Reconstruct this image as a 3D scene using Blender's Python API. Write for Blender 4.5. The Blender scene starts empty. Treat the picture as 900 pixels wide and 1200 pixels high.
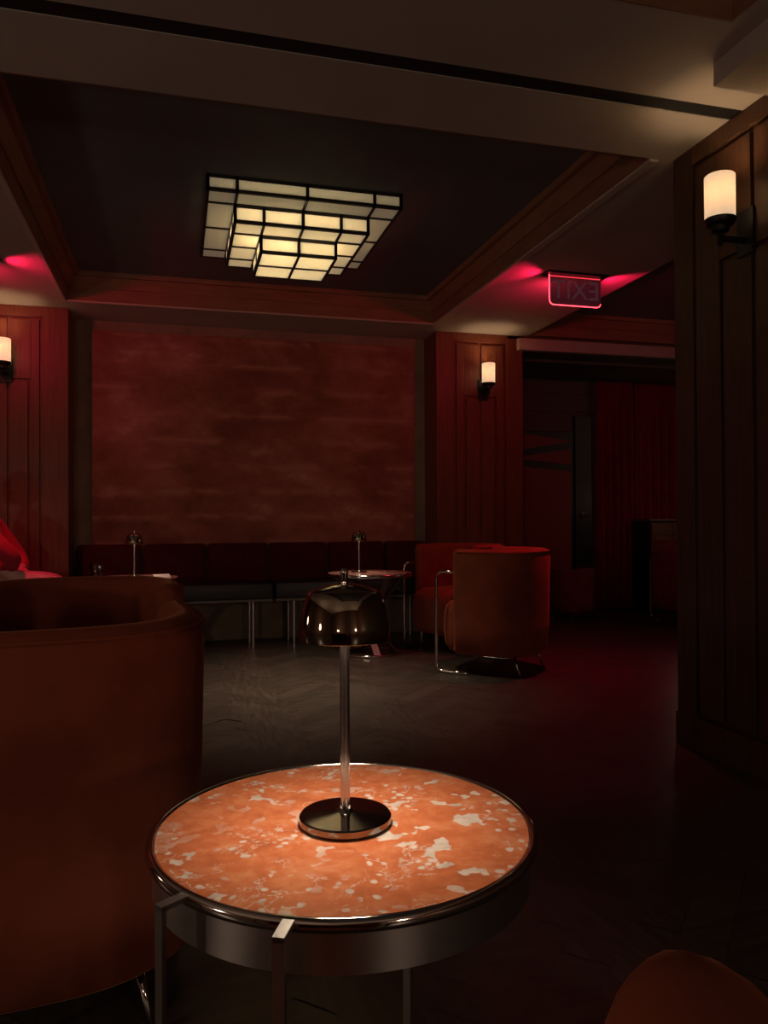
import bpy, bmesh, math, random
from mathutils import Vector, Matrix
random.seed(7)
PI = math.pi
S = bpy.context.scene
COL = S.collection

# ------------------------------------------------------------------ materials
def new_mat(name):
    m = bpy.data.materials.new(name); m.use_nodes = True
    nt = m.node_tree; nt.nodes.clear()
    out = nt.nodes.new('ShaderNodeOutputMaterial')
    return m, nt, out
def N(nt, t, **kw):
    n = nt.nodes.new(t)
    for k, v in kw.items():
        if k in n.inputs.keys(): n.inputs[k].default_value = v
        else: setattr(n, k, v)
    return n
def ramp(nt, stops):
    r = nt.nodes.new('ShaderNodeValToRGB')
    e = r.color_ramp.elements
    while len(e) < len(stops): e.new(.5)
    for i, (p, c) in enumerate(stops):
        e[i].position = p; e[i].color = (*c, 1) if len(c) == 3 else c
    return r
def pbsdf(name, color, rough=.5, metal=0, var=.0, scale=8, stretch=(1,1,1), bump=0, sheen=0, spec=.5, coat=0, sheen_tint=None, aniso=0):
    m, nt, out = new_mat(name)
    b = N(nt, 'ShaderNodeBsdfPrincipled', Roughness=rough, Metallic=metal)
    b.inputs['Base Color'].default_value = (*color, 1)
    b.inputs['Specular IOR Level'].default_value = spec
    b.inputs['Coat Weight'].default_value = coat
    b.inputs['Sheen Weight'].default_value = sheen
    b.inputs['Sheen Roughness'].default_value = .35
    if sheen_tint: b.inputs['Sheen Tint'].default_value = (*sheen_tint, 1)
    nt.links.new(b.outputs[0], out.inputs[0])
    if var or bump:
        tc = N(nt, 'ShaderNodeTexCoord'); mp = N(nt, 'ShaderNodeMapping'); mp.inputs['Scale'].default_value = stretch
        nt.links.new(tc.outputs['Object'], mp.inputs[0])
        no = N(nt, 'ShaderNodeTexNoise', Scale=scale, Detail=6.0, Roughness=.6)
        nt.links.new(mp.outputs[0], no.inputs['Vector'])
        if var:
            r = ramp(nt, [(.3, tuple(c*(1-var) for c in color)), (.7, tuple(min(1, c*(1+var)) for c in color))])
            nt.links.new(no.outputs['Fac'], r.inputs[0]); nt.links.new(r.outputs[0], b.inputs['Base Color'])
        if bump:
            bp = N(nt, 'ShaderNodeBump', Strength=bump, Distance=.01)
            nt.links.new(no.outputs['Fac'], bp.inputs['Height']); nt.links.new(bp.outputs[0], b.inputs['Normal'])
    return m
def emis(name, color, strength):
    m, nt, out = new_mat(name)
    e = N(nt, 'ShaderNodeEmission', Strength=strength); e.inputs[0].default_value = (*color, 1)
    nt.links.new(e.outputs[0], out.inputs[0]); return m
def lit_glass(name, color, strength, trans=.6):
    # opal glass: glows a little itself and lets the bulb behind it through
    m, nt, out = new_mat(name)
    tr = N(nt, 'ShaderNodeBsdfTranslucent'); tr.inputs[0].default_value = (*color, 1)
    df = N(nt, 'ShaderNodeBsdfDiffuse'); df.inputs[0].default_value = (*color, 1)
    mx = N(nt, 'ShaderNodeMixShader'); mx.inputs[0].default_value = trans
    e = N(nt, 'ShaderNodeEmission', Strength=strength); e.inputs[0].default_value = (*color, 1)
    ad = N(nt, 'ShaderNodeAddShader')
    nt.links.new(df.outputs[0], mx.inputs[1]); nt.links.new(tr.outputs[0], mx.inputs[2])
    nt.links.new(mx.outputs[0], ad.inputs[0]); nt.links.new(e.outputs[0], ad.inputs[1])
    nt.links.new(ad.outputs[0], out.inputs[0]); return m

def mat_concrete():
    m, nt, out = new_mat('board_marked_concrete')
    b = N(nt, 'ShaderNodeBsdfPrincipled', Roughness=.8); b.inputs['Specular IOR Level'].default_value = .2
    tc = N(nt, 'ShaderNodeTexCoord')
    sep = N(nt, 'ShaderNodeSeparateXYZ'); nt.links.new(tc.outputs['Object'], sep.inputs[0])
    mp = N(nt, 'ShaderNodeMapping'); mp.inputs['Scale'].default_value = (.9, 1, 1.4)
    nt.links.new(tc.outputs['Object'], mp.inputs[0])
    n1 = N(nt, 'ShaderNodeTexNoise', Scale=2.6, Detail=10.0, Roughness=.68); nt.links.new(mp.outputs[0], n1.inputs['Vector'])
    n2 = N(nt, 'ShaderNodeTexNoise', Scale=1.1, Detail=3.0); nt.links.new(tc.outputs['Object'], n2.inputs['Vector'])
    r1 = ramp(nt, [(.28, (.20,.075,.052)), (.5, (.33,.135,.10)), (.6, (.40,.18,.14)), (.72, (.58,.36,.29))])
    nt.links.new(n1.outputs['Fac'], r1.inputs[0])
    r2 = ramp(nt, [(.35, (.66,.62,.6)), (.65, (1.0,1.0,1.0))]); nt.links.new(n2.outputs['Fac'], r2.inputs[0])
    mul = N(nt, 'ShaderNodeMix', data_type='RGBA', blend_type='MULTIPLY'); mul.inputs[0].default_value = 1
    nt.links.new(r1.outputs[0], mul.inputs[6]); nt.links.new(r2.outputs[0], mul.inputs[7])
    # pale lime streaks left along the board joints
    wob = N(nt, 'ShaderNodeMath', operation='MULTIPLY_ADD'); wob.inputs[1].default_value = .06
    nt.links.new(n1.outputs['Fac'], wob.inputs[0]); nt.links.new(sep.outputs['Z'], wob.inputs[2])
    fr = N(nt, 'ShaderNodeMath', operation='PINGPONG'); fr.inputs[1].default_value = .105; nt.links.new(wob.outputs[0], fr.inputs[0])
    st = ramp(nt, [(0, (1,1,1)), (.016, (.5,.5,.5)), (.05, (0,0,0))]); nt.links.new(fr.outputs[0], st.inputs[0])
    n3 = N(nt, 'ShaderNodeTexNoise', Scale=3.5, Detail=5.0); nt.links.new(mp.outputs[0], n3.inputs['Vector'])
    g3 = ramp(nt, [(.47, (0,0,0)), (.58, (1,1,1))]); nt.links.new(n3.outputs['Fac'], g3.inputs[0])
    k = N(nt, 'ShaderNodeMath', operation='MULTIPLY'); nt.links.new(st.outputs[0], k.inputs[0]); nt.links.new(g3.outputs[0], k.inputs[1])
    k2 = N(nt, 'ShaderNodeMath', operation='MULTIPLY'); k2.inputs[1].default_value = .85; nt.links.new(k.outputs[0], k2.inputs[0])
    mx = N(nt, 'ShaderNodeMix', data_type='RGBA'); mx.inputs[7].default_value = (.42,.22,.16,1)
    nt.links.new(k2.outputs[0], mx.inputs[0]); nt.links.new(mul.outputs[2], mx.inputs[6])
    nt.links.new(mx.outputs[2], b.inputs['Base Color'])
    bp = N(nt, 'ShaderNodeBump', Strength=.35, Distance=.02); nt.links.new(n1.outputs['Fac'], bp.inputs['Height'])
    nt.links.new(bp.outputs[0], b.inputs['Normal'])
    nt.links.new(b.outputs[0], out.inputs[0]); return m

def mat_marble(name, base=(.56,.155,.060), hi=(.64,.23,.105), white=(.70,.56,.47)):
    m, nt, out = new_mat(name)
    b = N(nt, 'ShaderNodeBsdfPrincipled', Roughness=.16); b.inputs['Specular IOR Level'].default_value = .28
    tc = N(nt, 'ShaderNodeTexCoord')
    warp = N(nt, 'ShaderNodeTexNoise', Scale=9.0, Detail=4.0); nt.links.new(tc.outputs['Object'], warp.inputs['Vector'])
    va = N(nt, 'ShaderNodeVectorMath', operation='MULTIPLY_ADD'); va.inputs[1].default_value = (.06,.06,.06)
    nt.links.new(warp.outputs['Color'], va.inputs[0]); nt.links.new(tc.outputs['Object'], va.inputs[2])
    n1 = N(nt, 'ShaderNodeTexNoise', Scale=26.0, Detail=8.0, Roughness=.65); nt.links.new(va.outputs[0], n1.inputs['Vector'])
    r1 = ramp(nt, [(.28, tuple(c*.72 for c in base)), (.48, base), (.66, hi), (.8, (.74,.40,.24))]); nt.links.new(n1.outputs['Fac'], r1.inputs[0])
    # pale shell fragments
    n2 = N(nt, 'ShaderNodeTexNoise', Scale=30.0, Detail=2.5, Roughness=.5); nt.links.new(va.outputs[0], n2.inputs['Vector'])
    g2 = ramp(nt, [(.60, (0,0,0)), (.63, (1,1,1))]); nt.links.new(n2.outputs['Fac'], g2.inputs[0])
    n4 = N(nt, 'ShaderNodeTexNoise', Scale=4.5, Detail=1.0); nt.links.new(tc.outputs['Object'], n4.inputs['Vector'])
    g4 = ramp(nt, [(.36, (.2,.2,.2)), (.5, (1,1,1))]); nt.links.new(n4.outputs['Fac'], g4.inputs[0])
    kk = N(nt, 'ShaderNodeMath', operation='MULTIPLY'); nt.links.new(g2.outputs[0], kk.inputs[0]); nt.links.new(g4.outputs[0], kk.inputs[1])
    # small pale flecks
    vo = N(nt, 'ShaderNodeTexVoronoi', Scale=48.0); nt.links.new(va.outputs[0], vo.inputs['Vector'])
    gv = ramp(nt, [(.2, (1,1,1)), (.3, (0,0,0))]); nt.links.new(vo.outputs['Distance'], gv.inputs[0])
    n5 = N(nt, 'ShaderNodeTexNoise', Scale=12.0, Detail=1.0); nt.links.new(va.outputs[0], n5.inputs['Vector'])
    g5 = ramp(nt, [(.46, (0,0,0)), (.53, (1,1,1))]); nt.links.new(n5.outputs['Fac'], g5.inputs[0])
    k5 = N(nt, 'ShaderNodeMath', operation='MULTIPLY'); nt.links.new(gv.outputs[0], k5.inputs[0]); nt.links.new(g5.outputs[0], k5.inputs[1])
    mxm = N(nt, 'ShaderNodeMath', operation='MAXIMUM'); nt.links.new(kk.outputs[0], mxm.inputs[0]); nt.links.new(k5.outputs[0], mxm.inputs[1])
    n7 = N(nt, 'ShaderNodeTexNoise', Scale=17.0, Detail=5.0, Roughness=.6); nt.links.new(va.outputs[0], n7.inputs['Vector'])
    g7 = ramp(nt, [(.478, (0,0,0)), (.492, (.75,.75,.75)), (.506, (0,0,0))]); nt.links.new(n7.outputs['Fac'], g7.inputs[0])
    k7 = N(nt, 'ShaderNodeMath', operation='MULTIPLY'); nt.links.new(g7.outputs[0], k7.inputs[0]); nt.links.new(g5.outputs[0], k7.inputs[1])
    mx7 = N(nt, 'ShaderNodeMath', operation='MAXIMUM'); nt.links.new(mxm.outputs[0], mx7.inputs[0]); nt.links.new(k7.outputs[0], mx7.inputs[1]); mxm = mx7
    n6 = N(nt, 'ShaderNodeTexNoise', Scale=40.0, Detail=3.0); nt.links.new(va.outputs[0], n6.inputs['Vector'])
    wr = ramp(nt, [(.35, tuple(c*.72 for c in white)), (.6, white)]); nt.links.new(n6.outputs['Fac'], wr.inputs[0])
    mx = N(nt, 'ShaderNodeMix', data_type='RGBA'); nt.links.new(mxm.outputs[0], mx.inputs[0])
    nt.links.new(r1.outputs[0], mx.inputs[6]); nt.links.new(wr.outputs[0], mx.inputs[7])
    nt.links.new(mx.outputs[2], b.inputs['Base Color']); nt.links.new(b.outputs[0], out.inputs[0]); return m

def mat_floor(name, stretch):
    m, nt, out = new_mat(name)
    b = N(nt, 'ShaderNodeBsdfPrincipled', Roughness=.34); b.inputs['Specular IOR Level'].default_value = .5
    at = N(nt, 'ShaderNodeVertexColor', layer_name='tone')
    tc = N(nt, 'ShaderNodeTexCoord'); mp = N(nt, 'ShaderNodeMapping'); mp.inputs['Rotation'].default_value = (0,0,-PI/4); mp.inputs['Scale'].default_value = stretch
    nt.links.new(tc.outputs['Object'], mp.inputs[0])
    n = N(nt, 'ShaderNodeTexNoise', Scale=6.0, Detail=6.0); nt.links.new(mp.outputs[0], n.inputs['Vector'])
    r = ramp(nt, [(.3, (.6,.6,.6)), (.7, (1.25,1.25,1.25))]); nt.links.new(n.outputs['Fac'], r.inputs[0])
    mu = N(nt, 'ShaderNodeMix', data_type='RGBA', blend_type='MULTIPLY'); mu.inputs[0].default_value = 1
    nt.links.new(at.outputs[0], mu.inputs[6]); nt.links.new(r.outputs[0], mu.inputs[7])
    nt.links.new(mu.outputs[2], b.inputs['Base Color']); nt.links.new(b.outputs[0], out.inputs[0]); return m

def mat_glass(name, tint=(1,1,1), rough=0.0, ior=1.45):
    m, nt, out = new_mat(name)
    b = N(nt, 'ShaderNodeBsdfPrincipled', Roughness=rough, IOR=ior)
    b.inputs['Base Color'].default_value = (*tint, 1); b.inputs['Transmission Weight'].default_value = 1
    nt.links.new(b.outputs[0], out.inputs[0]); return m

M = {}
M['soffit'] = pbsdf('warm_white_ceiling_paint', (.42,.37,.33), .85, var=.05, scale=3, spec=.15)
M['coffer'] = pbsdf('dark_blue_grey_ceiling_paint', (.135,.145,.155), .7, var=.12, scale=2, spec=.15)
M['fillet'] = pbsdf('pale_moulding_paint', (.46,.40,.35), .7)
M['slot'] = pbsdf('slot_shade_black', (.006,.006,.006), .6)
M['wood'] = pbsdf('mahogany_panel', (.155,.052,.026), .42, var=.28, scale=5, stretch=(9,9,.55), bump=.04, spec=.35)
M['wood_col'] = pbsdf('darkened_column_wood', (.074,.034,.019), .45, var=.28, scale=5, stretch=(9,9,.55), bump=.04, spec=.3)  # brown column wood, its colour darkened to offset the fill light on it
M['coffer_wood'] = pbsdf('coffer_mahogany', (.26,.125,.075), .5, var=.2, scale=4, stretch=(1,1,6), spec=.3)
M['satin'] = pbsdf('satin_steel', (.22,.20,.19), .6, 1)
M['wood_dark'] = pbsdf('dark_stained_mahogany', (.115,.055,.035), .5, var=.3, scale=5, stretch=(1,1,9), spec=.3)
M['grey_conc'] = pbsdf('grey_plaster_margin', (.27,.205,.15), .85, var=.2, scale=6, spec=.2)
M['concrete'] = mat_concrete()
M['plainwall'] = pbsdf('dark_wall_paint', (.07,.035,.025), .8, var=.1, scale=3)
M['hallwall'] = pbsdf('olive_grey_wall_boards', (.12,.10,.075), .7, var=.2, scale=4, stretch=(1,1,8))
M['velvet'] = pbsdf('rust_orange_velvet', (.215,.052,.028), .85, var=.22, scale=5, sheen=.22, spec=.12, sheen_tint=(1,.42,.22))
M['velvet_red'] = pbsdf('deep_red_velvet', (.062,.012,.010), .85, var=.2, scale=9, sheen=.25, spec=.1, sheen_tint=(1,.25,.2))
M['curtain'] = pbsdf('red_curtain_cloth', (.22,.012,.012), .8, var=.2, scale=7, sheen=.2, spec=.1)
M['leather'] = pbsdf('black_leather', (.018,.020,.022), .38, var=.2, scale=60, bump=.12)
M['chrome'] = pbsdf('polished_chrome', (.66,.62,.59), .09, 1)
M['chrome_soft'] = pbsdf('brushed_chrome', (.60,.56,.53), .34, 1, var=.05, scale=30)
M['stem'] = pbsdf('lamp_stem_chrome', (.62,.57,.54), .2, 1)
M['smoked'] = pbsdf('smoked_mirror_chrome', (.36,.31,.24), .035, 1)
M['lampbase'] = pbsdf('dark_polished_steel', (.30,.27,.25), .12, 1)
M['black'] = pbsdf('black_bronze', (.012,.011,.010), .38, .3)
M['frame'] = pbsdf('bronze_lamp_frame', (.030,.026,.020), .5, .2)
M['marble'] = mat_marble('orange_fossil_marble')
M['marble2'] = mat_marble('dusky_rose_marble', (.40,.16,.11), (.5,.26,.2), (.62,.52,.48))
M['led'] = emis('warm_led', (1,.83,.62), 6)
M['sconce_glass'] = lit_glass('opal_sconce_glass', (1,.88,.69), .24, .13)
M['pane1'] = lit_glass('opal_pane_outer', (.97,.93,.80), .018, .45)
M['pane2'] = lit_glass('opal_pane_middle', (1,.93,.77), .05, .42)
M['pane3'] = lit_glass('opal_pane_inner', (1,.93,.75), .09, .36)
M['red_edge'] = emis('red_led_edge', (1,.05,.075), 3.6)
def mat_acrylic():
    m, nt, out = new_mat('smoky_edge_lit_acrylic')
    df = N(nt,'ShaderNodeBsdfPrincipled',Roughness=.2); df.inputs['Base Color'].default_value=(.16,.065,.08,1)
    df.inputs['Emission Color'].default_value=(1,.17,.26,1); df.inputs['Emission Strength'].default_value=.022
    tr = N(nt,'ShaderNodeBsdfTransparent'); tr.inputs[0].default_value=(.75,.6,.62,1)
    mx = N(nt,'ShaderNodeMixShader'); mx.inputs[0].default_value=.35
    nt.links.new(df.outputs[0],mx.inputs[1]); nt.links.new(tr.outputs[0],mx.inputs[2]); nt.links.new(mx.outputs[0],out.inputs[0]); return m
M['exit_panel'] = mat_acrylic()
M['exit_text'] = emis('edge_lit_etched_letters', (1,.28,.36), .042)
M['shirt'] = pbsdf('red_cotton', (.40,.012,.035), .8, var=.1, scale=14, sheen=.2)
M['trouser'] = pbsdf('pale_pink_linen', (.58,.36,.33), .85, var=.1, scale=30)
M['skin'] = pbsdf('skin', (.52,.28,.20), .5)
M['hair'] = pbsdf('dark_hair', (.02,.013,.01), .5, var=.3, scale=40)
M['shoe'] = pbsdf('dark_shoe_leather', (.03,.02,.015), .4)
M['glass'] = mat_glass('clear_glass')
M['ice'] = mat_glass('ice', (.95,.97,1), .15, 1.31); M['ice'].node_tree.nodes['Principled BSDF'].inputs['Transmission Weight'].default_value=.45
M['card'] = pbsdf('white_card', (.75,.72,.66), .6)
M['artred'] = pbsdf('lacquer_red', (.24,.028,.014), .5)
M['artblack'] = pbsdf('lacquer_black', (.010,.009,.008), .4)
M['floorA'] = mat_floor('dark_oak_parquet', (1,8,1))
M['floorB'] = mat_floor('dark_oak_parquet_cross', (8,1,1))

# ------------------------------------------------------------------ mesh builder
class MB:
    def __init__(s): s.v=[]; s.f=[]; s.m=[]; s.sm=[]; s.cur=0
    def add(s, vs, fs, smooth=False):
        o=len(s.v); s.v += [tuple(v) for v in vs]
        for f in fs: s.f.append(tuple(i+o for i in f)); s.m.append(s.cur); s.sm.append(smooth)
        return s
    def box(s, a, b, bev=0):
        x0,y0,z0=[min(p,q) for p,q in zip(a,b)]; x1,y1,z1=[max(p,q) for p,q in zip(a,b)]
        bev=min(bev,(x1-x0)*.45,(y1-y0)*.45,(z1-z0)*.45)
        if bev<=0:
            vs=[(x,y,z) for x in (x0,x1) for y in (y0,y1) for z in (z0,z1)]
            return s.add(vs,[(0,1,3,2),(4,6,7,5),(0,4,5,1),(2,3,7,6),(0,2,6,4),(1,5,7,3)])
        bm=bmesh.new(); bmesh.ops.create_cube(bm,size=1)
        for v in bm.verts: v.co=Vector(((x0+x1)/2+v.co.x*(x1-x0),(y0+y1)/2+v.co.y*(y1-y0),(z0+z1)/2+v.co.z*(z1-z0)))
        bmesh.ops.bevel(bm,geom=bm.edges[:],offset=bev,segments=2,profile=.7,affect='EDGES')
        s.addbm(bm); return s
    def addbm(s, bm, smooth=False):
        bm.verts.index_update(); s.add([v.co for v in bm.verts],[[v.index for v in f.verts] for f in bm.faces],smooth); bm.free()
    def loops(s, loops, closed=True, cap0=True, cap1=True, smooth=True):
        n=len(loops[0]); vs=[p for l in loops for p in l]; fs=[]
        for k in range(len(loops)-1):
            for i in range(n if closed else n-1):
                j=(i+1)%n; fs.append((k*n+i,k*n+j,(k+1)*n+j,(k+1)*n+i))
        if cap0: fs.append(tuple(range(n))[::-1])
        if cap1: fs.append(tuple((len(loops)-1)*n+i for i in range(n)))
        return s.add(vs,fs,smooth)
    def lathe(s, prof, c=(0,0,0), n=32, cap0=True, cap1=True, smooth=True):
        return s.loops([[(c[0]+r*math.cos(2*PI*i/n),c[1]+r*math.sin(2*PI*i/n),c[2]+z) for i in range(n)] for r,z in prof],True,cap0,cap1,smooth)
    def tube(s, path, r, n=10, closed=False):
        P=[Vector(p) for p in path]; L=[]; up=None
        for i,p in enumerate(P):
            a=P[i-1] if (i>0 or closed) else p; b=P[(i+1)%len(P)] if (i<len(P)-1 or closed) else p
            t=(b-a).normalized()
            if up is None: up=Vector((0,0,1)) if abs(t.z)<.9 else Vector((1,0,0))
            u=(up-t*up.dot(t)).normalized(); w=t.cross(u); up=u
            rr=r[i] if isinstance(r,(list,tuple)) else r
            L.append([p+u*rr*math.cos(2*PI*k/n)+w*rr*math.sin(2*PI*k/n) for k in range(n)])
        if closed: L.append(L[0]); return s.loops(L,True,False,False)
        return s.loops(L)
    def bar(s, p, q, w, h, side):
        # flat bar from p to q, width w along side, thickness h
        p,q=Vector(p),Vector(q); t=(q-p).normalized(); a=Vector(side); a=(a-t*a.dot(t)).normalized(); b=t.cross(a)
        L=[[c+a*w/2*x+b*h/2*y for x,y in ((-1,-1),(1,-1),(1,1),(-1,1))] for c in (p,q)]
        return s.loops(L,smooth=False)
    def build(s, name, mats, parent=None, loc=None):
        me=bpy.data.meshes.new(name); me.from_pydata(s.v,[],s.f)
        for m in (mats if isinstance(mats,(list,tuple)) else [mats]): me.materials.append(m)
        me.polygons.foreach_set('material_index',s.m); me.polygons.foreach_set('use_smooth',s.sm)
        bm=bmesh.new(); bm.from_mesh(me); bmesh.ops.recalc_face_normals(bm,faces=bm.faces[:]); bm.to_mesh(me); bm.free()
        me.update()
        o=bpy.data.objects.new(name,me); COL.objects.link(o)
        if parent: o.parent=parent
        if loc: o.location=loc
        return o
def sharp(o, deg=35):
    o.data.set_sharp_from_angle(angle=math.radians(deg)); return o
def tag(o, label, cat, group=None):
    o['label']=label; o['category']=cat
    if group: o['group']=group
    return o
def thing(name, label, cat, loc=(0,0,0), rz=0, group=None):
    o=bpy.data.objects.new(name,None); COL.objects.link(o); o.empty_display_size=.1
    o.location=loc; o.rotation_euler=(0,0,rz); return tag(o,label,cat,group)
def struct(mb, name, mats):
    o=mb.build(name,mats); o['kind']='structure'; return o
def dup(root, label, loc, rz=0, group=None, scale=None):
    def cp(o,par):
        c=o.copy(); COL.objects.link(c)
        if par: c.parent=par
        for ch in o.children: cp(ch,c)
        return c
    r=cp(root,None); r.location=loc; r.rotation_euler=(0,0,rz); r['label']=label
    if scale: r.scale=(scale,)*3
    if group: r['group']=group
    return r
def light(name, kind, loc, power, color, size=.05, rot=None, **kw):
    l=bpy.data.lights.new(name,kind); l.energy=power; l.color=color
    if kind=='AREA': l.size=size
    else: l.shadow_soft_size=size
    for k,v in kw.items(): setattr(l,k,v)
    o=bpy.data.objects.new(name,l); COL.objects.link(o); o.location=loc
    if rot: o.rotation_euler=rot
    return o
WARM=(1,.72,.44); RED=(1,.02,.085)

# ------------------------------------------------------------------ setting
CE=2.6; CF=2.79
# floor: herringbone parquet, every plank its own face with a hair of tilt
fl=MB(); fl.box((-4.2,-3.2,-.05),(7.2,8.6,-.004)); tones=[(.02,.014,.010)]*6
w=.11; n=4; g=.0005
c45,s45=math.cos(PI/4),math.sin(PI/4)
rng=random.Random(3)
def plank(x0,y0,x1,y1,mi):
    cx,cy=(x0+x1)/2*w,(y0+y1)/2*w
    X=cx*c45-cy*s45; Y=cx*s45+cy*c45+2
    if not(-3.9<X<6.9 and -2.9<Y<8.2): return
    t=rng.uniform(.84,1.18); col=(.062*t,.047*t,.037*t)
    tx,ty=rng.gauss(0,.003),rng.gauss(0,.003)
    vs=[]
    for (a,b) in ((x0*w+g,y0*w+g),(x1*w-g,y0*w+g),(x1*w-g,y1*w-g),(x0*w+g,y1*w-g)):
        z=min(0,-.0008+(a-cx)*tx+(b-cy)*ty)
        vs.append((a*c45-b*s45,a*s45+b*c45+2,z))
    fl.cur=mi; fl.add(vs,[(0,1,2,3)]); tones.append(col)
R_=90
for y in range(-R_,R_):
    for m_ in range(-14,15):
        x=y+2*n*m_
        if abs(x)<R_: plank(x,y,x+n,y+1,0)
for c in range(-R_,R_):
    for m_ in range(-14,15):
        y=c-2*n+1+2*n*m_
        if abs(y)<R_: plank(c,y,c+1,y+n,1)
flo=struct(fl,'floor',[M['floorA'],M['floorB']])
ca=flo.data.color_attributes.new('tone','FLOAT_COLOR','CORNER')
buf=[]
for p,t in zip(flo.data.polygons,tones): buf+=list((*t,1))*len(p.vertices)
ca.data.foreach_set('color',buf)

# ceiling: white soffit bands around three sunk coffers, with an air slot whose dark depth is a black strip
A=(-.77,2.04,2.98,5.95)     # main coffer
B=(2.98,6.9,3.4,6.14)       # right coffer
Cc=(-.6,1.74,-1.2,2.09)     # coffer over the viewer
ce=MB(); TOP=CE+.06
def slab(x0,x1,y0,y1): ce.box((x0,y0,CE),(x1,y1,TOP))
slab(-4.2,Cc[0],-3.2,2.535); slab(Cc[0],Cc[1],-3.2,Cc[2]); slab(Cc[0],Cc[1],Cc[3],2.535); slab(Cc[1],2.4,-3.2,2.535)
slab(-4.2,2.4,2.612,A[2]); slab(-4.2,A[0],A[2],6.6); slab(A[0],A[1],A[3],6.6); slab(A[1],B[0],A[2],6.6)
slab(B[0],7.2,2.98,B[2]); 
struct(ce,'ceiling',M['soffit'])
sl=MB(); sl.box((-4.2,2.532,CE+.004),(2.4,2.615,CE+.07)); struct(sl,'trim_1',M['slot'])  # fills the groove almost flush, standing for the shade inside it
def coffer(name,k,r,inset=.10,front=.1):
    x0,x1,y0,y1=r
    m=MB(); m.box((x0,y0,CF),(x1,y1,CF+.05)); struct(m,name,M['coffer'])
    t=MB()
    # stepped crown: lower board, sloped cove, top bead
    def ring(d0,z0,d1,z1):
        a=[(x0+d0,y0+d0,z0),(x1-d0,y0+d0,z0),(x1-d0,y1-d0,z0),(x0+d0,y1-d0,z0)]
        b=[(x0+d1,y0+d1,z1),(x1-d1,y0+d1,z1),(x1-d1,y1-d1,z1),(x0+d1,y1-d1,z1)]
        t.add(a+b,[(i,(i+1)%4,4+(i+1)%4,4+i) for i in range(4)])
    for a,b,c_,d in ((.0,CE-.001,.006,CE-.001),(.006,CE-.001,.006,CE+.09),(.006,CE+.09,.02,CE+.09),(.02,CE+.09,.06,CF-.03),(.06,CF-.03,inset-.01,CF-.03),(inset-.01,CF-.03,inset,CF)): ring(a,b,c_,d)
    struct(t,'trim_%d'%k,M['coffer_wood'])
coffer('ceiling_coffer_main',2,A); coffer('ceiling_coffer_right',3,B); coffer('ceiling_coffer_front',4,Cc)
fi=MB(); 
for x0,x1,y0,y1 in ((A[1],A[1]+.045,A[2],A[3]+.05),(A[0]-.03,A[0],A[2],A[3]+.03),(A[0],A[1],A[3],A[3]+.03)):
    fi.box((x0,y0,CE-.012),(x1,y1,CE+.01),.004)
struct(fi,'trim_5',M['fillet'])
# dropped box at the right over the viewer
db=MB(); db.box((1.835,-1.5,2.52),(2.155,2.30,2.62)); struct(db,'ceiling_drop',M['soffit'])

# concrete back wall with grey margin
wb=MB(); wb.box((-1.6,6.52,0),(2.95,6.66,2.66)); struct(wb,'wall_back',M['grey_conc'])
wp=MB(); wp.box((-.65,6.492,.3),(2.03,6.53,2.52),.004); struct(wp,'wall_back_panel',M['concrete'])

# panelled piers: boards standing proud of a recessed core
def pier(name,w2,depth,outer,cap,top,mat):
    # local: faces -Y, centre x=0, front y=0
    m=MB(); g=.011; d=.018
    m.box((-w2,d,0),(w2,depth,top))
    def bd(x0,x1,z0,z1): m.box((x0,0,z0),(x1,d+.004,z1),.003)
    h=2.51
    bd(-w2,-outer-g,.14,top); bd(outer+g,w2,.14,top); bd(-outer-g,outer+g,h+g,top)
    bd(-outer+g,-cap-g,.16,h-g); bd(cap+g,outer-g,.16,h-g)
    bd(-cap-g,-g,2.045+g,h-g); bd(g,cap+g,2.045+g,h-g)
    bd(-cap+g,-g,.16,2.045-g); bd(g,cap-g,.16,2.045-g)
    m.box((-w2,-.012,0),(w2,d,.14),.004)
    o=struct(m,name,mat); return o
pr=pier('wall_back_right',.40,.46,.228,.14,2.6,M['wood']); pr.location=(2.54,6.19,0)
pl=pier('wall_back_left',.41,.46,.22,.14,2.6,M['wood']); pl.location=(-1.195,6.19,0)
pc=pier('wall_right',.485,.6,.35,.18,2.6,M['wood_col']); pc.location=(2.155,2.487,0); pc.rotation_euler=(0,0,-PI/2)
# rest of the room shell
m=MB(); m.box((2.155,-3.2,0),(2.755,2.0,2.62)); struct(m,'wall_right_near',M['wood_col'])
m=MB(); m.box((2.755,2.6,0),(7.2,2.972,2.62)); struct(m,'wall_right_return',M['wood'])
m=MB(); m.box((-4.2,6.19,0),(-1.61,6.66,2.66)); struct(m,'wall_back_far_left',M['wood'])
m=MB(); m.box((-4.3,-3.2,0),(-4.2,6.66,2.66)); struct(m,'wall_left',M['plainwall'])
m=MB(); m.box((-4.3,-3.3,0),(2.755,-3.2,2.66)); struct(m,'wall_front',M['plainwall'])
# passage beyond the header
m=MB(); m.box((2.885,6.14,2.472),(7.2,6.20,2.572),.004); struct(m,'trim_6',M['soffit'])
m=MB(); m.box((2.94,6.20,2.49),(7.2,7.6,2.56)); m.box((2.94,6.55,2.465),(7.2,6.60,2.49)); struct(m,'ceiling_passage',M['hallwall'])
m=MB(); m.box((2.80,6.19,2.572),(7.2,6.24,2.85)); struct(m,'wall_header',M['wood_dark'])
m=MB(); m.box((2.8,7.5,0),(7.2,7.6,2.56))
for z0,z1 in ((1.93,2.13),(2.15,2.33),(2.35,2.49)): m.box((2.8,7.485,z0),(4.36,7.502,z1),.004)
struct(m,'wall_passage',M['hallwall'])
m=MB(); m.box((7.1,2.97,0),(7.2,7.6,2.85)); struct(m,'wall_far_right',M['plainwall'])

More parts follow.
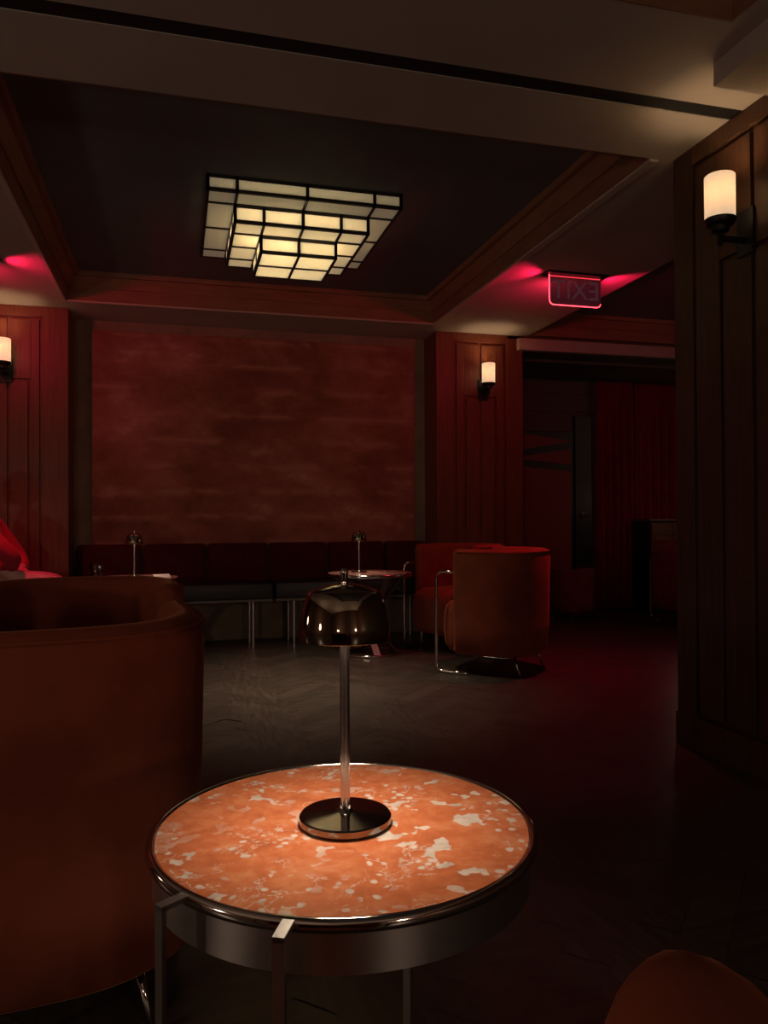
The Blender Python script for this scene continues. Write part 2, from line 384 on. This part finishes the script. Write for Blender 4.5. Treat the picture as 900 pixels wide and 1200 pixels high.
# ------------------------------------------------------------------ ceiling fixture
FX,FY=.68,4.575
cl=thing('ceiling_light','large three tiered square ceiling light of opal glass panes in dark metal bars','ceiling light',(FX,FY,0))
tiers=[(.52,CF,2.705,.37,'pane1'),(.37,2.705,2.605,.215,'pane2'),(.215,2.605,2.505,None,'pane3')]
b=.0085
for a,zt,zb,a2,pm in tiers:
    fr=MB()
    cw=(a-a2) if a2 else a
    div=[-a,-a+cw,0,a-cw,a] if a2 else [-a,0,a]
    for z in (zt-b,zb+b):
        for sx in (-1,1):
            fr.box((sx*a-b,-a-b,z-b),(sx*a+b,a+b,z+b)); fr.box((-a-b,sx*a-b,z-b),(a+b,sx*a+b,z+b))
    for d_ in div:
        for s_ in (-1,1):
            fr.box((d_-b,s_*a-b,zb),(d_+b,s_*a+b,zt)); fr.box((s_*a-b,d_-b,zb),(s_*a+b,d_+b,zt))
    bb=.007
    lines=div[1:-1]
    for d_ in lines:
        if a2 is None or abs(abs(d_)-(a-cw))<1e-6 :
            fr.box((d_-bb,-a,zb-.004),(d_+bb,a,zb+.012)); fr.box((-a,d_-bb,zb-.004),(a,d_+bb,zb+.012))
        else:
            for s_ in (-1,1):
                fr.box((d_-bb,s_*a,zb-.004),(d_+bb,s_*a2,zb+.012)); fr.box((s_*a,d_-bb,zb-.004),(s_*a2,d_+bb,zb+.012))
    fr.build('frame',M['frame'],cl)
    for i in range(len(div)-1):
        for s_ in (-1,1):
            p=MB(); p.box((div[i]+b,s_*a-.003,zb+2*b),(div[i+1]-b,s_*a+.003,zt-2*b)); p.build('glass_pane',M[pm],cl)
            p=MB(); p.box((s_*a-.003,div[i]+b,zb+2*b),(s_*a+.003,div[i+1]-b,zt-2*b)); p.build('glass_pane',M[pm],cl)
            
    for i in range(len(div)-1):
        for j in range(len(div)-1):
            if a2 and i in (1,2) and j in (1,2): continue
            p=MB(); p.box((div[i]+bb,div[j]+bb,zb+.003),(div[i+1]-bb,div[j+1]-bb,zb+.008)); p.build('glass_pane',M[pm],cl)
light('fixture_bulb','POINT',(FX-.075,FY-.165,2.612),7.0,(1,.86,.60),.03)
light('fixture_glow','AREA',(FX,FY,2.495),6.5,(1,.82,.60),.42,(0,0,0),shape='SQUARE',spread=math.radians(66))
for sx,sy in ((.17,-.12),(-.20,-.13),(-.05,.22)):
    light('fixture_bulb','POINT',(FX+sx,FY+sy,2.70),2.2,(1,.80,.48),.03)

# ------------------------------------------------------------------ wall sconces
def make_sconce(label):
    t=thing('wall_sconce',label,'wall light',group='opal glass wall sconces')
    # local: wall plane y=0, sticks out to -Y
    y=-.125
    p=MB(); p.box((-.045,-.014,2.02),(.045,0,2.20),.004); p.build('back_plate',M['black'],t)
    p=MB(); p.box((-.011,y,2.068),(.011,-.010,2.086),.003); p.lathe([(.004,2.048),(.011,2.052),(.011,2.10),(.02,2.104)],(0,y,0),16); p.build('arm',M['black'],t)
    p=MB(); p.lathe([(.018,2.10),(.032,2.103),(.034,2.122),(.050,2.128),(.0585,2.142),(.0585,2.15),(.05,2.15)],(0,y,0),32); sharp(p.build('cup',M['black'],t))
    p=MB(); p.lathe([(.056,2.148),(.0565,2.315),(.0535,2.318),(.0525,2.315),(.052,2.148)],(0,y,0),40,False,False); sharp(p.build('glass_shade',M['sconce_glass'],t))
    return t
s0=make_sconce('large lit wall sconce on the near right timber column'); s0.location=(2.155,2.515,0); s0.rotation_euler=(0,0,-PI/2)
dup(s0,'small lit wall sconce on the timber pier right of the concrete wall',(2.565,6.19,0))
dup(s0,'wall sconce cut by the left picture edge on the left timber pier',(-1.213,6.19,0))
for p in ((2.03,2.515,2.25),(2.565,6.065,2.25),(-1.213,6.065,2.25)):
    light('sconce_bulb','POINT',p,1.35,WARM,.018)

# ------------------------------------------------------------------ exit signs
def text_mesh(body,size,depth):
    cu=bpy.data.curves.new('t','FONT'); cu.body=body; cu.size=size; cu.extrude=depth; cu.align_x='CENTER'; cu.align_y='CENTER'
    o=bpy.data.objects.new('t',cu); COL.objects.link(o)
    dg=bpy.context.evaluated_depsgraph_get(); me=bpy.data.meshes.new_from_object(o.evaluated_get(dg))
    bpy.data.objects.remove(o); return me
def exit_sign(label,loc,rz=0):
    t=thing('exit_sign',label,'exit sign',loc,rz)
    w2,h=.185,.205
    p=MB(); p.box((-w2-.035,-.05,-.012),(w2+.035,.05,0),.004); p.build('canopy',M['black'],t)
    def outline(w2,h,r,y):
        pts=[(-w2,y,-.01)]
        for k in range(7): a=PI+PI/2*k/6; pts.append((-w2+r+r*math.cos(a),y,-h+r+r*math.sin(a)))
        for k in range(7): a=1.5*PI+PI/2*k/6; pts.append((w2-r+r*math.cos(a),y,-h+r+r*math.sin(a)))
        pts.append((w2,y,-.01)); return pts
    p=MB(); p.loops([outline(w2,h,.03,-.005),outline(w2,h,.03,.005)],smooth=False); p.build('panel',M['exit_panel'],t)
    o=outline(w2+.002,h+.002,.031,0)
    p=MB(); p.tube(o[:14],.0042,8); p.build('lit_edge',M['red_edge'],t)
    p=MB(); p.tube([(w2-.002,0,-.02),(-w2+.002,0,-.02)],.0035,8); p.build('lit_edge',M['red_edge'],t)
    me=text_mesh('EXIT',.175,.0008); me.materials.append(M['exit_text'])
    # the letters face the far side, so from here they read reversed
    for v in me.vertices: x,y,z=v.co; v.co=(-x*.98,-.0058-z,y-.112)
    me.flip_normals()
    e=bpy.data.objects.new('lettering',me); COL.objects.link(e); e.parent=t
    return t
exit_sign('red edge lit exit sign hanging from the ceiling on the right',(2.535,4.535,CE),0)
exit_sign('red edge lit exit sign hanging from the ceiling on the left beyond the frame',(-1.25,5.12,CE),0)
for x,y,sg in ((2.325,4.54,-1),(2.745,4.54,1),(-1.04,5.125,1),(-1.46,5.125,-1)):
    light('exit_glow','SPOT',(x,y,CE-.10),4.2,(1,.01,.08),.012,Vector((sg,.25,.42)).to_track_quat('-Z','Y').to_euler(),spot_size=math.radians(110),spot_blend=.8)
for x,y in ((2.535,4.535),(-1.25,5.12)):
    light('exit_down','AREA',(x,y,CE-.225),4.5,RED,.05,(0,0,0),spread=math.radians(95))
for x,y in ((2.535,4.45),(-1.25,5.03)):
    light('exit_wash','AREA',(x,y+.17,CE-.14),2.3,RED,.05,(PI/2,0,0))

# ------------------------------------------------------------------ tub chairs
def make_chair(label,mat):
    t=thing('tub_chair',label,'armchair')
    def plan(off,a0=-1,nn=40):
        pts=[]; a=.325-off; bq=.335-off; ex=2/2.7
        for k in range(6): pts.append((-a,.12-.02*k))
        for k in range(nn+1):
            th=PI*k/nn; c,s_=math.cos(th),math.sin(th)
            pts.append((-a*math.copysign(abs(c)**ex,c),-.0-bq*abs(s_)**ex))
        for k in range(6): pts.append((a,.02+.02*k))
        return pts
    prof=[(.030,.13),(.012,.145),(.006,.30),(.000,.60),(-.003,.74),*[(.040-.042*math.cos(PI*k/11),.762+.040*math.sin(PI*k/11)) for k in range(1,11)],(.083,.74),(.082,.46),(.080,.13)]
    P=[plan(o) for o,_ in prof]; L=[]
    for i in range(len(P[0])): L.append([(P[k][i][0],P[k][i][1],z) for k,(o,z) in enumerate(prof)])
    def tip(l,dy,sc):
        cx=sum(q[0] for q in l)/len(l); cz=.47
        return [(cx+(q[0]-cx)*sc,q[1]+dy,cz+(q[2]-cz)*(1-(1-sc)*.06)) for q in l]
    ts=[(.040*math.sin(a_),math.cos(a_)) for a_ in [PI/2*j/8 for j in range(1,8)]]+[(.040,.06)]
    L=[tip(L[0],d_,c_) for d_,c_ in reversed(ts)]+L+[tip(L[-1],d_,c_) for d_,c_ in ts]
    p=MB(); p.loops(L); sh=p.build('backrest',mat,t)
    q=plan(-.001); p=MB(); p.tube([(x,y,.784) for x,y in q],.0042,6); p.build('piping',mat,sh)
    # seat block, bulging over the front
    def sl(z,ins,fr):
        pts=[]; 
        for k in range(48):
            th=2*PI*k/48; c,s_=math.cos(th),math.sin(th); e=2/3.6
            x=(.238-ins)*math.copysign(abs(c)**e,c); yb=.275+fr-ins if s_>0 else .262-ins
            y=.02+yb*math.copysign(abs(s_)**e,s_)
            if y>.10: x*=1+.14*min(1,(y-.10)/.06)
            pts.append((x,y,z))
        return pts
    p=MB(); p.loops([sl(z,i,f) for z,i,f in ((.13,.03,-.02),(.137,.012,-.005),(.18,.0,.01),(.28,.0,.022),(.38,.0,.016),(.425,.006,.008),(.45,.022,.0),(.463,.05,-.01),(.468,.10,-.02),(.47,.2,-.06))]); p.build('seat',mat,t)
    for s_ in (-1,1):
        x=s_*.305; r=.045
        pts=[(x,.12,.655),(x,.20,.655)]
        for k in range(7): a=PI/2-PI/2*k/6; pts.append((x,.235+r*math.cos(a),.655-r+r*math.sin(a)))
        pts.append((x,.28,.35))
        for k in range(7): a=0-PI/2*k/6; pts.append((x,.235+r*math.cos(a),.056+r*math.sin(a)))
        pts+= [(x,.15,.011),(x,.05,.011)]
        p=MB(); p.tube(pts,.0105,10); p.build('arm_tube',M['chrome'],t)
        p=MB(); p.tube([(s_*.17,-.20,.135),(s_*.20,-.26,.0)],[.010,.007],10); p.build('rear_leg',M['chrome'],t)
    return t
def face(gx,gy): return math.atan2(-gx,gy)
GCH='rust velvet tub chairs with chrome arms'
ch=make_chair('big rust velvet tub chair seen from behind at left, nearest the marble table',M['velvet'])
ch.location=(-.275,1.80,0); ch.rotation_euler=(0,0,face(-.12,.99)); ch['group']=GCH
dup(ch,'rust velvet tub chair facing the viewer just beyond the big left chair',(-.31,2.60,0),face(.06,-1),GCH)
dup(ch,'rust velvet tub chair with its back turned, nearer of two by the right pier',(2.05,4.75,0),face(-.66,.75),GCH)
dup(ch,'rust velvet tub chair facing the far table, farther of two by the right pier',(2.10,5.60,0),face(-.88,-.47),GCH)
dup(ch,'rust velvet tub chair whose rounded arm fills the bottom right corner',(-.085,.235,0),face(.22,.97),GCH)
dup(ch,'rust velvet tub chair with a person in red seated in it at the left edge',(-1.40,5.62,0),face(1,.05),GCH)
dup(ch,'low dark tub chair in the passage before the black and red wall panel',(3.80,6.9,0),face(-.2,1),GCH,.62)
dup(ch,'dark tub chair half hidden behind the near right column in the passage',(4.74,6.30,0),face(.3,1),GCH)

# ------------------------------------------------------------------ near marble table
TX,TY,TZ=.222,1.043,.58
tb=thing('marble_table','round orange marble side table with a chrome rim in the foreground','table',(TX,TY,0))
p=MB(); p.lathe([(.22,TZ-.022),(.2515,TZ-.022),(.2525,TZ-.004),(.2510,TZ)],(0,0,0),96); sharp(p.build('tabletop',M['marble'],tb))
p=MB(); p.lathe([(.2528,TZ-.014),(.2532,TZ+.001),(.2555,TZ+.0025),(.2595,TZ+.002),(.2625,TZ-.002),(.2635,TZ-.007),(.2615,TZ-.012),(.2575,TZ-.014),(.2528,TZ-.014)],(0,0,0),96,False,False); p.build('rim',M['chrome'],tb)
p=MB(); p.lathe([(.244,TZ-.0145),(.2535,TZ-.0145),(.2535,TZ-.060),(.249,TZ-.061),(.244,TZ-.060)],(0,0,0),96,False,False); sharp(p.build('apron',M['chrome_soft'],tb))
for ang in (-145,-115,52):
    a=math.radians(ang); d=Vector((math.cos(a),math.sin(a),0)); s_=Vector((-d.y,d.x,0))
    p=MB(); r0,r1=.256,(.296 if ang<0 else .24)
    if ang<0: p.bar(d*r0+Vector((0,0,TZ-.002)),d*r1+Vector((0,0,TZ-.002)),.013,.006,s_)
    p.bar(d*(r1-.003)+Vector((0,0,TZ+(.001 if ang<0 else -.03))),d*(r1-.003)+Vector((0,0,.0)),.013,.006,s_)
    p.build('leg',M['chrome_soft'],tb)

# ------------------------------------------------------------------ mushroom table lamps
def make_lamp(label):
    t=thing('table_lamp',label,'lamp',group='chrome mushroom table lamps')
    p=MB(); p.lathe([(.055,0),(.0615,.001),(.0635,.004),(.0635,.0115),(.0615,.0135),(.05,.0145),(.012,.0175),(.0085,.022),(.0078,.026)],(0,0,0),64); sharp(p.build('base',M['lampbase'],t),25)
    p=MB(); p.lathe([(.0068,.02),(.0068,.3)],(0,0,0),20); sharp(p.build('stem',M['stem'],t))
    p=MB(); p.lathe([(.0625,.254),(.0635,.2555),(.0612,.275),(.0580,.296),(.0535,.312),(.0495,.3195),(.044,.3225),(.022,.3290),(.012,.3305),(.006,.331)],(0,0,0),64,False,True)
    p.lathe([(.0615,.254),(.0610,.275),(.058,.295),(.053,.310),(.048,.317),(.006,.327)],(0,0,0),64,False,True)
    sharp(p.build('shade',M['smoked'],t),50)
    p=MB(); p.lathe([(.0045,.328),(.0055,.332),(.0052,.343),(.0060,.345),(.0055,.3495),(.003,.351)],(0,0,0),16); p.build('finial',M['chrome'],t)
    p=MB(); p.lathe([(.0075,.3025),(.045,.3025),(.045,.309),(.0075,.309)],(0,0,0),40,True,True); p.build('led_disc',M['led'],t)
    return t
lamp=make_lamp('chrome mushroom lamp standing on the orange marble table in front'); lamp.location=(.224,1.043,TZ)
light('lamp_led','AREA',(.224,1.043,TZ+.3015),1.08,(1,.86,.70),.085,shape='DISK',spread=math.radians(172))

# ------------------------------------------------------------------ far tables
FZ=.60
def far_table(label,loc):
    t=thing('pedestal_table',label,'table',loc,group='far round tables')
    p=MB(); p.lathe([(.28,FZ-.018),(.312,FZ-.018),(.312,FZ)],(0,0,0),64); sharp(p.build('tabletop',M['marble2'],t))
    p=MB(); p.lathe([(.3125,FZ-.022),(.3125,FZ+.002),(.318,FZ+.001),(.32,FZ-.01),(.318,FZ-.022),(.3125,FZ-.022)],(0,0,0),64,False,False); p.build('rim',M['chrome'],t)
    for k in range(4):
        a=math.radians(k*90+8); d=Vector((math.cos(a),math.sin(a),0)); s_=Vector((-d.y,d.x,0))
        p=MB(); p.bar(d*.285+s_*.02+Vector((0,0,FZ-.018)),-d*.19+s_*.02+Vector((0,0,.016)),.05,.008,s_); p.build('leg',M['satin'],t)
    p=MB(); p.tube([(.20*math.cos(2*PI*i/48),.20*math.sin(2*PI*i/48),.010) for i in range(48)],.010,8,True); p.build('base_ring',M['chrome'],t)
    return t
T2=(1.385,5.55,0); T3=(-.30,5.60,0)
far_table('small round far table right of the front lamp with crossed metal legs',T2)
far_table('far round table at left, its top just showing behind the left chairs',T3)
LG='chrome mushroom table lamps'
dup(lamp,'small distant mushroom lamp in front of the middle of the banquette',(T2[0]-.075,T2[1]+.02,FZ),0,LG,.93)
dup(lamp,'small distant mushroom lamp at left, on the table beside the drinking glass',(T3[0]+.015,T3[1]+.02,FZ),0,LG,.93)
for x,y in ((T2[0]-.075,T2[1]+.02),(T3[0]+.015,T3[1]+.02)):
    light('lamp_led','AREA',(x,y,FZ+.3015*.93),.65,(1,.80,.60),.08,shape='DISK',spread=math.radians(172))
gl=thing('drinking_glass','short clear tumbler with ice at the left end of the left far table','glass',(T3[0]-.235,T3[1]-.02,FZ))
p=MB(); p.lathe([(.030,0),(.036,.002),(.043,.10),(.0405,.10),(.034,.014),(.001,.012)],(0,0,0),32); p.build('tumbler',M['glass'],gl)
p=MB()
for dx,dy,z,r in ((-.012,.004,.03,.3),(.012,-.006,.04,.9),(0,.008,.065,.5)):
    bm=bmesh.new(); bmesh.ops.create_cube(bm,size=.024); bmesh.ops.bevel(bm,geom=bm.edges[:],offset=.004,segments=2,affect='EDGES')
    bmesh.ops.rotate(bm,verts=bm.verts,matrix=Matrix.Rotation(r,3,'X')@Matrix.Rotation(r*2,3,'Z')); bmesh.ops.translate(bm,verts=bm.verts,vec=(dx,dy,z)); p.addbm(bm)
p.build('ice',M['ice'],gl)
cd=MB(); cd.loops([[(-.055,-.035,z),(.055,-.035,z),(.055,.035,z+.004),(-.055,.035,z+.004)] for z in (.0,.003)],smooth=False); cd.loops([[(-.055,-.036,z),(.055,-.036,z),(.055,.02,z+.022),(-.055,.02,z+.022)] for z in (.003,.005)],smooth=False)
c_=cd.build('menu_card',M['card'],loc=(T3[0]+.20,T3[1]-.10,FZ)); c_.rotation_euler=(0,0,.3)
tag(c_,'small white folded card near the right end of the left far table','card')

# ------------------------------------------------------------------ banquette units
BX0=-.755; UW=.5
def bench(label,x0,last=.5):
    t=thing('banquette',label,'bench',(x0,0,0),group='banquette units along the concrete wall')
    L_=UW*2+last-.02
    for i in range(3):
        p=MB(); x=i*UW
        bm=bmesh.new(); bmesh.ops.create_cube(bm,size=1)
        for v in bm.verts: v.co=Vector((x+((last if i==2 else UW)-.02)/2+v.co.x*((last if i==2 else UW)-.026),6.42+v.co.y*.11+(.03 if v.co.z>0 else 0),.62+v.co.z*.375))
        bmesh.ops.bevel(bm,geom=bm.edges[:],offset=.028,segments=3,profile=.6,affect='EDGES'); p.addbm(bm,True)
        sharp(p.build('back_cushion',M['velvet_red'],t),50)
    p=MB(); p.box((-.004,5.985,.385),(L_,6.385,.505),.028); sharp(p.build('seat_pad',M['leather'],t),60)
    p=MB(); p.box((0,6.00,.362),(L_-.004,6.40,.383),.003); p.build('seat_rail',M['satin'],t)
    for x in (.15,L_-.15):
        for y in (6.05,6.36):
            p=MB(); p.lathe([(.017,.0),(.017,.006),(.0135,.008),(.0135,.362)],(x,y,0),16); sharp(p.build('leg',M['chrome_soft'],t))
    return t
bench('banquette unit against the concrete wall, left of the front lamp',BX0)
bench('banquette unit against the concrete wall, behind the front lamp',BX0+3*UW,.375)

# ------------------------------------------------------------------ passage things
wa=thing('wall_panel','tall lacquer red wall panel with slanted black bands in the passage','wall art',(0,0,0))
yb=7.47
p=MB(); p.box((3.52,yb,.32),(4.14,7.499,1.93),.004); p.build('backing',M['artblack'],wa)
def quad(z00,z10,z11,z01,x0=3.55,x1=4.10):
    p=MB(); p.loops([[(x0,y,z00),(x1,y,z10),(x1,y,z11),(x0,y,z01)] for y in (yb-.012,yb+.004)],smooth=False); p.build('red_field',M['artred'],wa)
quad(.35,.35,1.50,1.545); quad(1.62,1.57,1.74,1.66); quad(1.73,1.82,1.83,1.90)
dr=MB(); dr.box((4.15,7.45,0),(4.35,7.499,2.1),.004); d_=struct(dr,'door_1',M['artblack'])
p=MB(); p.box((4.21,7.43,1.0),(4.25,7.452,1.05),.004); p.tube([(4.23,7.43,1.025),(4.23,7.40,1.025),(4.30,7.40,1.025)],.008,8); h_=p.build('door_handle',M['chrome'],d_)
def curtain(label,x0,x1,y,top,k):
    m=MB(); nx=int((x1-x0)/.012); L=[]
    for z in (.02,.6,1.3,2.0,top-.06,top):
        row=[]
        for i in range(nx+1):
            u=i/nx; amp=.035*(.45 if z>top-.1 else 1)
            row.append((x0+(x1-x0)*u,y+amp*math.sin(u*k*2*PI)+.008*math.sin(u*k*5.3+z*2),z))
        L.append(row+[(a,b_+.006,c) for a,b_,c in reversed(row)])
    m.loops(L); o=m.build('curtain',M['curtain']); return tag(o,label,'curtain','red curtains in the passage')
curtain('red curtain in the passage, hanging right of the dark door with the handle',4.38,4.83,7.40,2.48,5)
curtain('red curtain in the passage, hanging behind the dark cabinet next to the column',4.86,6.2,7.42,2.48,13)
cb=thing('cabinet','dark cabinet in front of the curtain in the passage','cabinet',(4.98,7.12,0))
p=MB(); p.box((-.25,-.17,.06),(.27,.17,.96),.006); p.box((-.23,-.15,0),(.25,.15,.06)); p.build('body',M['artblack'],cb)
p=MB(); p.box((-.27,-.19,.96),(.29,.18,.985),.004); p.build('top',M['wood_dark'],cb)
for sx in (-.245,.015):
    p=MB(); p.box((sx,-.185,.09),(sx+.25,-.168,.94),.003); d2=p.build('door',M['wood_dark'],cb)
    p=MB(); p.tube([(sx+.125,-.187,.5),(sx+.125,-.20,.5)],.008,10); p.build('knob',M['black'],d2)

# ------------------------------------------------------------------ person
def skin_chain(name,verts,edges,radii,mat,parent=None,sub=2,root=0):
    me=bpy.data.meshes.new(name); me.from_pydata(verts,edges,[]); me.materials.append(mat)
    o=bpy.data.objects.new(name,me); COL.objects.link(o)
    sk=o.modifiers.new('skin','SKIN'); sk.use_smooth_shade=True
    lay=me.skin_vertices[0] if me.skin_vertices else None
    if lay is None:
        bm=bmesh.new(); bm.from_mesh(me); bm.verts.layers.skin.verify(); bm.to_mesh(me); bm.free(); lay=me.skin_vertices[0]
    for i,r in enumerate(radii):
        rr=r if isinstance(r,tuple) else (r,r)
        lay.data[i].radius=rr; lay.data[i].use_root=(i==root)
    ss=o.modifiers.new('sub','SUBSURF'); ss.levels=sub; ss.render_levels=sub
    dg=bpy.context.evaluated_depsgraph_get(); new=bpy.data.meshes.new_from_object(o.evaluated_get(dg))
    for p_ in new.polygons: p_.use_smooth=True
    bpy.data.objects.remove(o); q=bpy.data.objects.new(name,new); COL.objects.link(q)
    if parent: q.parent=parent
    return q
PX,PY=-1.23,5.62
pe=thing('person','person in a red long sleeved top and pale pink trousers, seated, hand in lap','person',(PX,PY,0))
# local frame: person faces +X, right side towards -Y
V=[(0,0,.575),(0,0,.66),(.0,0,.82),(-.02,0,.97),(-.06,0,1.06),(-.085,0,1.11)]           # pelvis..neck 0-5
E=[(0,1),(1,2),(2,3),(3,4),(4,5)]
Rd=[(.13,.15),(.12,.135),(.115,.15),(.10,.14),(.055,.06),(.048,.05)]
def addchain(a,pts,rs):
    last=a
    for p_,r in zip(pts,rs):
        V.append(p_); Rd.append(r); E.append((last,len(V)-1)); last=len(V)-1
    return last
armR=[(-.005,-.17,.985),(.10,-.215,.86),(.225,-.20,.745),(.17,-.12,.69),(.13,-.05,.655)]
armL=[(-.005,.17,.985),(.08,.215,.86),(.17,.21,.735),(.21,.12,.69),(.22,.03,.665)]
legR=[(.06,-.10,.56),(.25,-.11,.575),(.46,-.10,.575),(.49,-.10,.32),(.46,-.10,.08)]
legL=[(.06,.10,.56),(.25,.11,.57),(.44,.11,.57),(.47,.11,.32),(.44,.11,.08)]
for a_ in (armR,armL): addchain(3,a_,[.058,.047,.042,.034,.026])
for a_ in (legR,legL): addchain(0,a_,[.095,.085,.062,.055,.038])
bd=skin_chain('body',V,E,Rd,M['skin'],pe)
# head with face
hd=MB(); HC=Vector((-.075,0,1.225))
def headloop(z):
    u=(z-1.225)/.115; pts=[]
    r=max(.02,math.sqrt(max(0,1-u*u)))
    for k in range(32):
        th=2*PI*k/32; x=.098*r*math.cos(th); y=.075*r*math.sin(th)
        if u<0: x=x*(1-.10*abs(u)) + (.012*abs(u)); y*=1-.22*abs(u)
        if math.cos(th)>.9 and -.35<u<.12: x+=.022*(1-abs((u+.15)/.3))*(math.cos(th)-.9)/.1 if abs((u+.15)/.3)<1 else 0
        if math.cos(th)>.75 and .1<u<.3: x-=.006
        pts.append((HC.x+x,y,z))
    return pts
hd.loops([headloop(1.225+.115*math.sin(-PI/2+PI*k/20)) for k in range(21)]); hd.build('head',M['skin'],pe)
for s_ in (-1,1):
    p=MB(); p.lathe([(.002,-.011),(.008,-.008),(.011,0),(.008,.008),(.002,.011)],(HC.x+.082,s_*.03,1.237),12); p.build('eye',M['artblack'],pe)
    p=MB(); p.tube([(HC.x-.005,s_*.074,1.245),(HC.x-.016,s_*.084,1.235),(HC.x-.014,s_*.082,1.215),(HC.x-.002,s_*.072,1.2)],[.008,.011,.010,.006],8); p.build('ear',M['skin'],pe)
p=MB(); p.tube([(HC.x+.084,-.022,1.165),(HC.x+.093,0,1.166),(HC.x+.084,.022,1.165)],.006,8); p.build('mouth',M['shirt'],pe)
hr=MB(); L=[]
for k in range(13):
    a=-.15+ (PI/2+.15)*k/12; r=max(.02,math.cos(a)); z=1.24+.115*math.sin(a)
    L.append([(HC.x-.018+.103*r*math.cos(2*PI*i/28),.086*r*math.sin(2*PI*i/28),z) for i in range(28)])
L=[[(HC.x-.045+.06*math.cos(2*PI*i/28),.066*math.sin(2*PI*i/28),1.13) for i in range(28)],[(HC.x-.04+.075*math.cos(2*PI*i/28),.082*math.sin(2*PI*i/28),1.19) for i in range(28)]]+L
hr.loops(L); hr.build('hair',M['hair'],pe)
# clothes, a little looser than the body
sv=[(0,0,.63),(0,0,.70),(0,0,.84),(-.02,0,.96),(-.055,0,1.035)]; se=[(0,1),(1,2),(2,3),(3,4)]; sr=[(.15,.165),(.145,.155),(.135,.165),(.125,.155),(.075,.085)]
for a_ in (armR,armL):
    sv.append((-.015,a_[0][1]*.55,.975)); sr.append((.098,.10)); se.append((3,len(sv)-1)); last=len(sv)-1
    for q_,r in zip(a_[:4]+[tuple(Vector(a_[3]).lerp(Vector(a_[4]),.45))],[.080,.070,.062,.050,.040]):
        sv.append(tuple(q_)); sr.append(r); se.append((last,len(sv)-1)); last=len(sv)-1
skin_chain('red_top',sv,se,sr,M['shirt'],pe)
tv=[(0,0,.545),(0,0,.62)]; te=[(0,1)]; tr=[(.15,.16),(.14,.155)]
for a_ in (legR,legL):
    last=0
    for q_,r in zip(a_[:4]+[tuple(Vector(a_[3]).lerp(Vector(a_[4]),.75))],[.108,.098,.080,.070,.058]):
        tv.append(tuple(q_)); tr.append(r); te.append((last,len(tv)-1)); last=len(tv)-1
skin_chain('trousers',tv,te,tr,M['trouser'],pe)
for s_,hp in ((-1,armR[-1]),(1,armL[-1])):
    c=Vector(hp); dirn=(Vector(hp)-Vector((armR if s_<0 else armL)[3])).normalized(); side=dirn.cross(Vector((0,0,1))).normalized()
    hv=[tuple(c-dirn*.02),tuple(c+dirn*.05)]; he=[(0,1)]; hrd=[(.022,.016),(.036,.015)]
    for k,(o_,ln) in enumerate(((-.027,.062),(-.009,.074),(.009,.070),(.027,.055))):
        b0=c+dirn*.075+side*o_; b1=b0+dirn*ln*.55+Vector((0,0,-.004)); b2=b1+dirn*ln*.4+Vector((0,0,-.018))
        i0=len(hv); hv+= [tuple(b0),tuple(b1),tuple(b2)]; hrd+=[.0095,.0085,.007]; he+=[(1,i0),(i0,i0+1),(i0+1,i0+2)]
    th0=c+dirn*.02+side*(-.034); th1=th0+dirn*.03-side*.016; th2=th1+dirn*.025
    i0=len(hv); hv+=[tuple(th0),tuple(th1),tuple(th2)]; hrd+=[.012,.010,.008]; he+=[(0,i0),(i0,i0+1),(i0+1,i0+2)]
    skin_chain('hand',hv,he,hrd,M['skin'],pe,1)
for a_ in (legR,legL):
    x,y,z=a_[-1]; p=MB(); L=[]
    for k,(dx,w_,h) in enumerate(((-.06,.025,.05),(-.045,.038,.085),(0,.042,.095),(.06,.044,.07),(.13,.046,.05),(.175,.036,.035),(.195,.015,.02))):
        L.append([(x+dx,y+w_*math.cos(2*PI*i/16),max(.0,h*.5+h*.5*math.sin(2*PI*i/16))) for i in range(16)])
    p.loops(L); p.build('shoe',M['shoe'],pe)

# ------------------------------------------------------------------ added fill lights for unseen lamps behind, at left and in the passage
light('room_fill','POINT',(-3.3,.2,1.2),26,(1,.72,.54),.12)
light('room_fill','POINT',(-1.6,-2.4,1.2),26,(1,.72,.54),.12)
light('room_fill','POINT',(1.3,-2.6,1.2),22,(1,.72,.54),.12)
light('room_fill','POINT',(-3.4,3.4,1.1),7,(1,.66,.48),.12)
light('passage_fill','POINT',(4.9,6.6,1.2),.42,(1,.7,.55),.1)
light('passage_fill','POINT',(6.5,3.6,2.2),5,(1,.62,.45),.12)
light('passage_fill','POINT',(6.4,5.2,2.3),2.2,(1,.30,.2),.12)
w_=bpy.data.worlds.new('world'); S.world=w_; w_.use_nodes=True
w_.node_tree.nodes['Background'].inputs[0].default_value=(.02,.012,.009,1); w_.node_tree.nodes['Background'].inputs[1].default_value=1

# ------------------------------------------------------------------ camera
F=900.0; TH=math.atan(243/F); PT=math.atan(8/F); RO=math.radians(.3)
f=Vector((math.sin(TH)*math.cos(PT),math.cos(TH)*math.cos(PT),math.sin(PT)))
r=Vector((math.cos(TH),-math.sin(TH),0)); u=r.cross(f)
r2=math.cos(RO)*r-math.sin(RO)*u; u2=math.cos(RO)*u+math.sin(RO)*r
cam=bpy.data.cameras.new('camera'); co=bpy.data.objects.new('camera',cam); COL.objects.link(co)
mw=Matrix.Identity(4)
for i in range(3): mw[i][0]=r2[i]; mw[i][1]=u2[i]; mw[i][2]=-f[i]
mw[2][3]=1.0; co.matrix_world=mw
cam.sensor_fit='HORIZONTAL'; cam.sensor_width=36; cam.lens=36*F/900; cam.clip_start=.02
S.camera=co
vs=S.view_settings; vs.view_transform='Standard'; vs.look='None'; vs.gamma=1; vs.use_curve_mapping=False; vs.exposure=.28
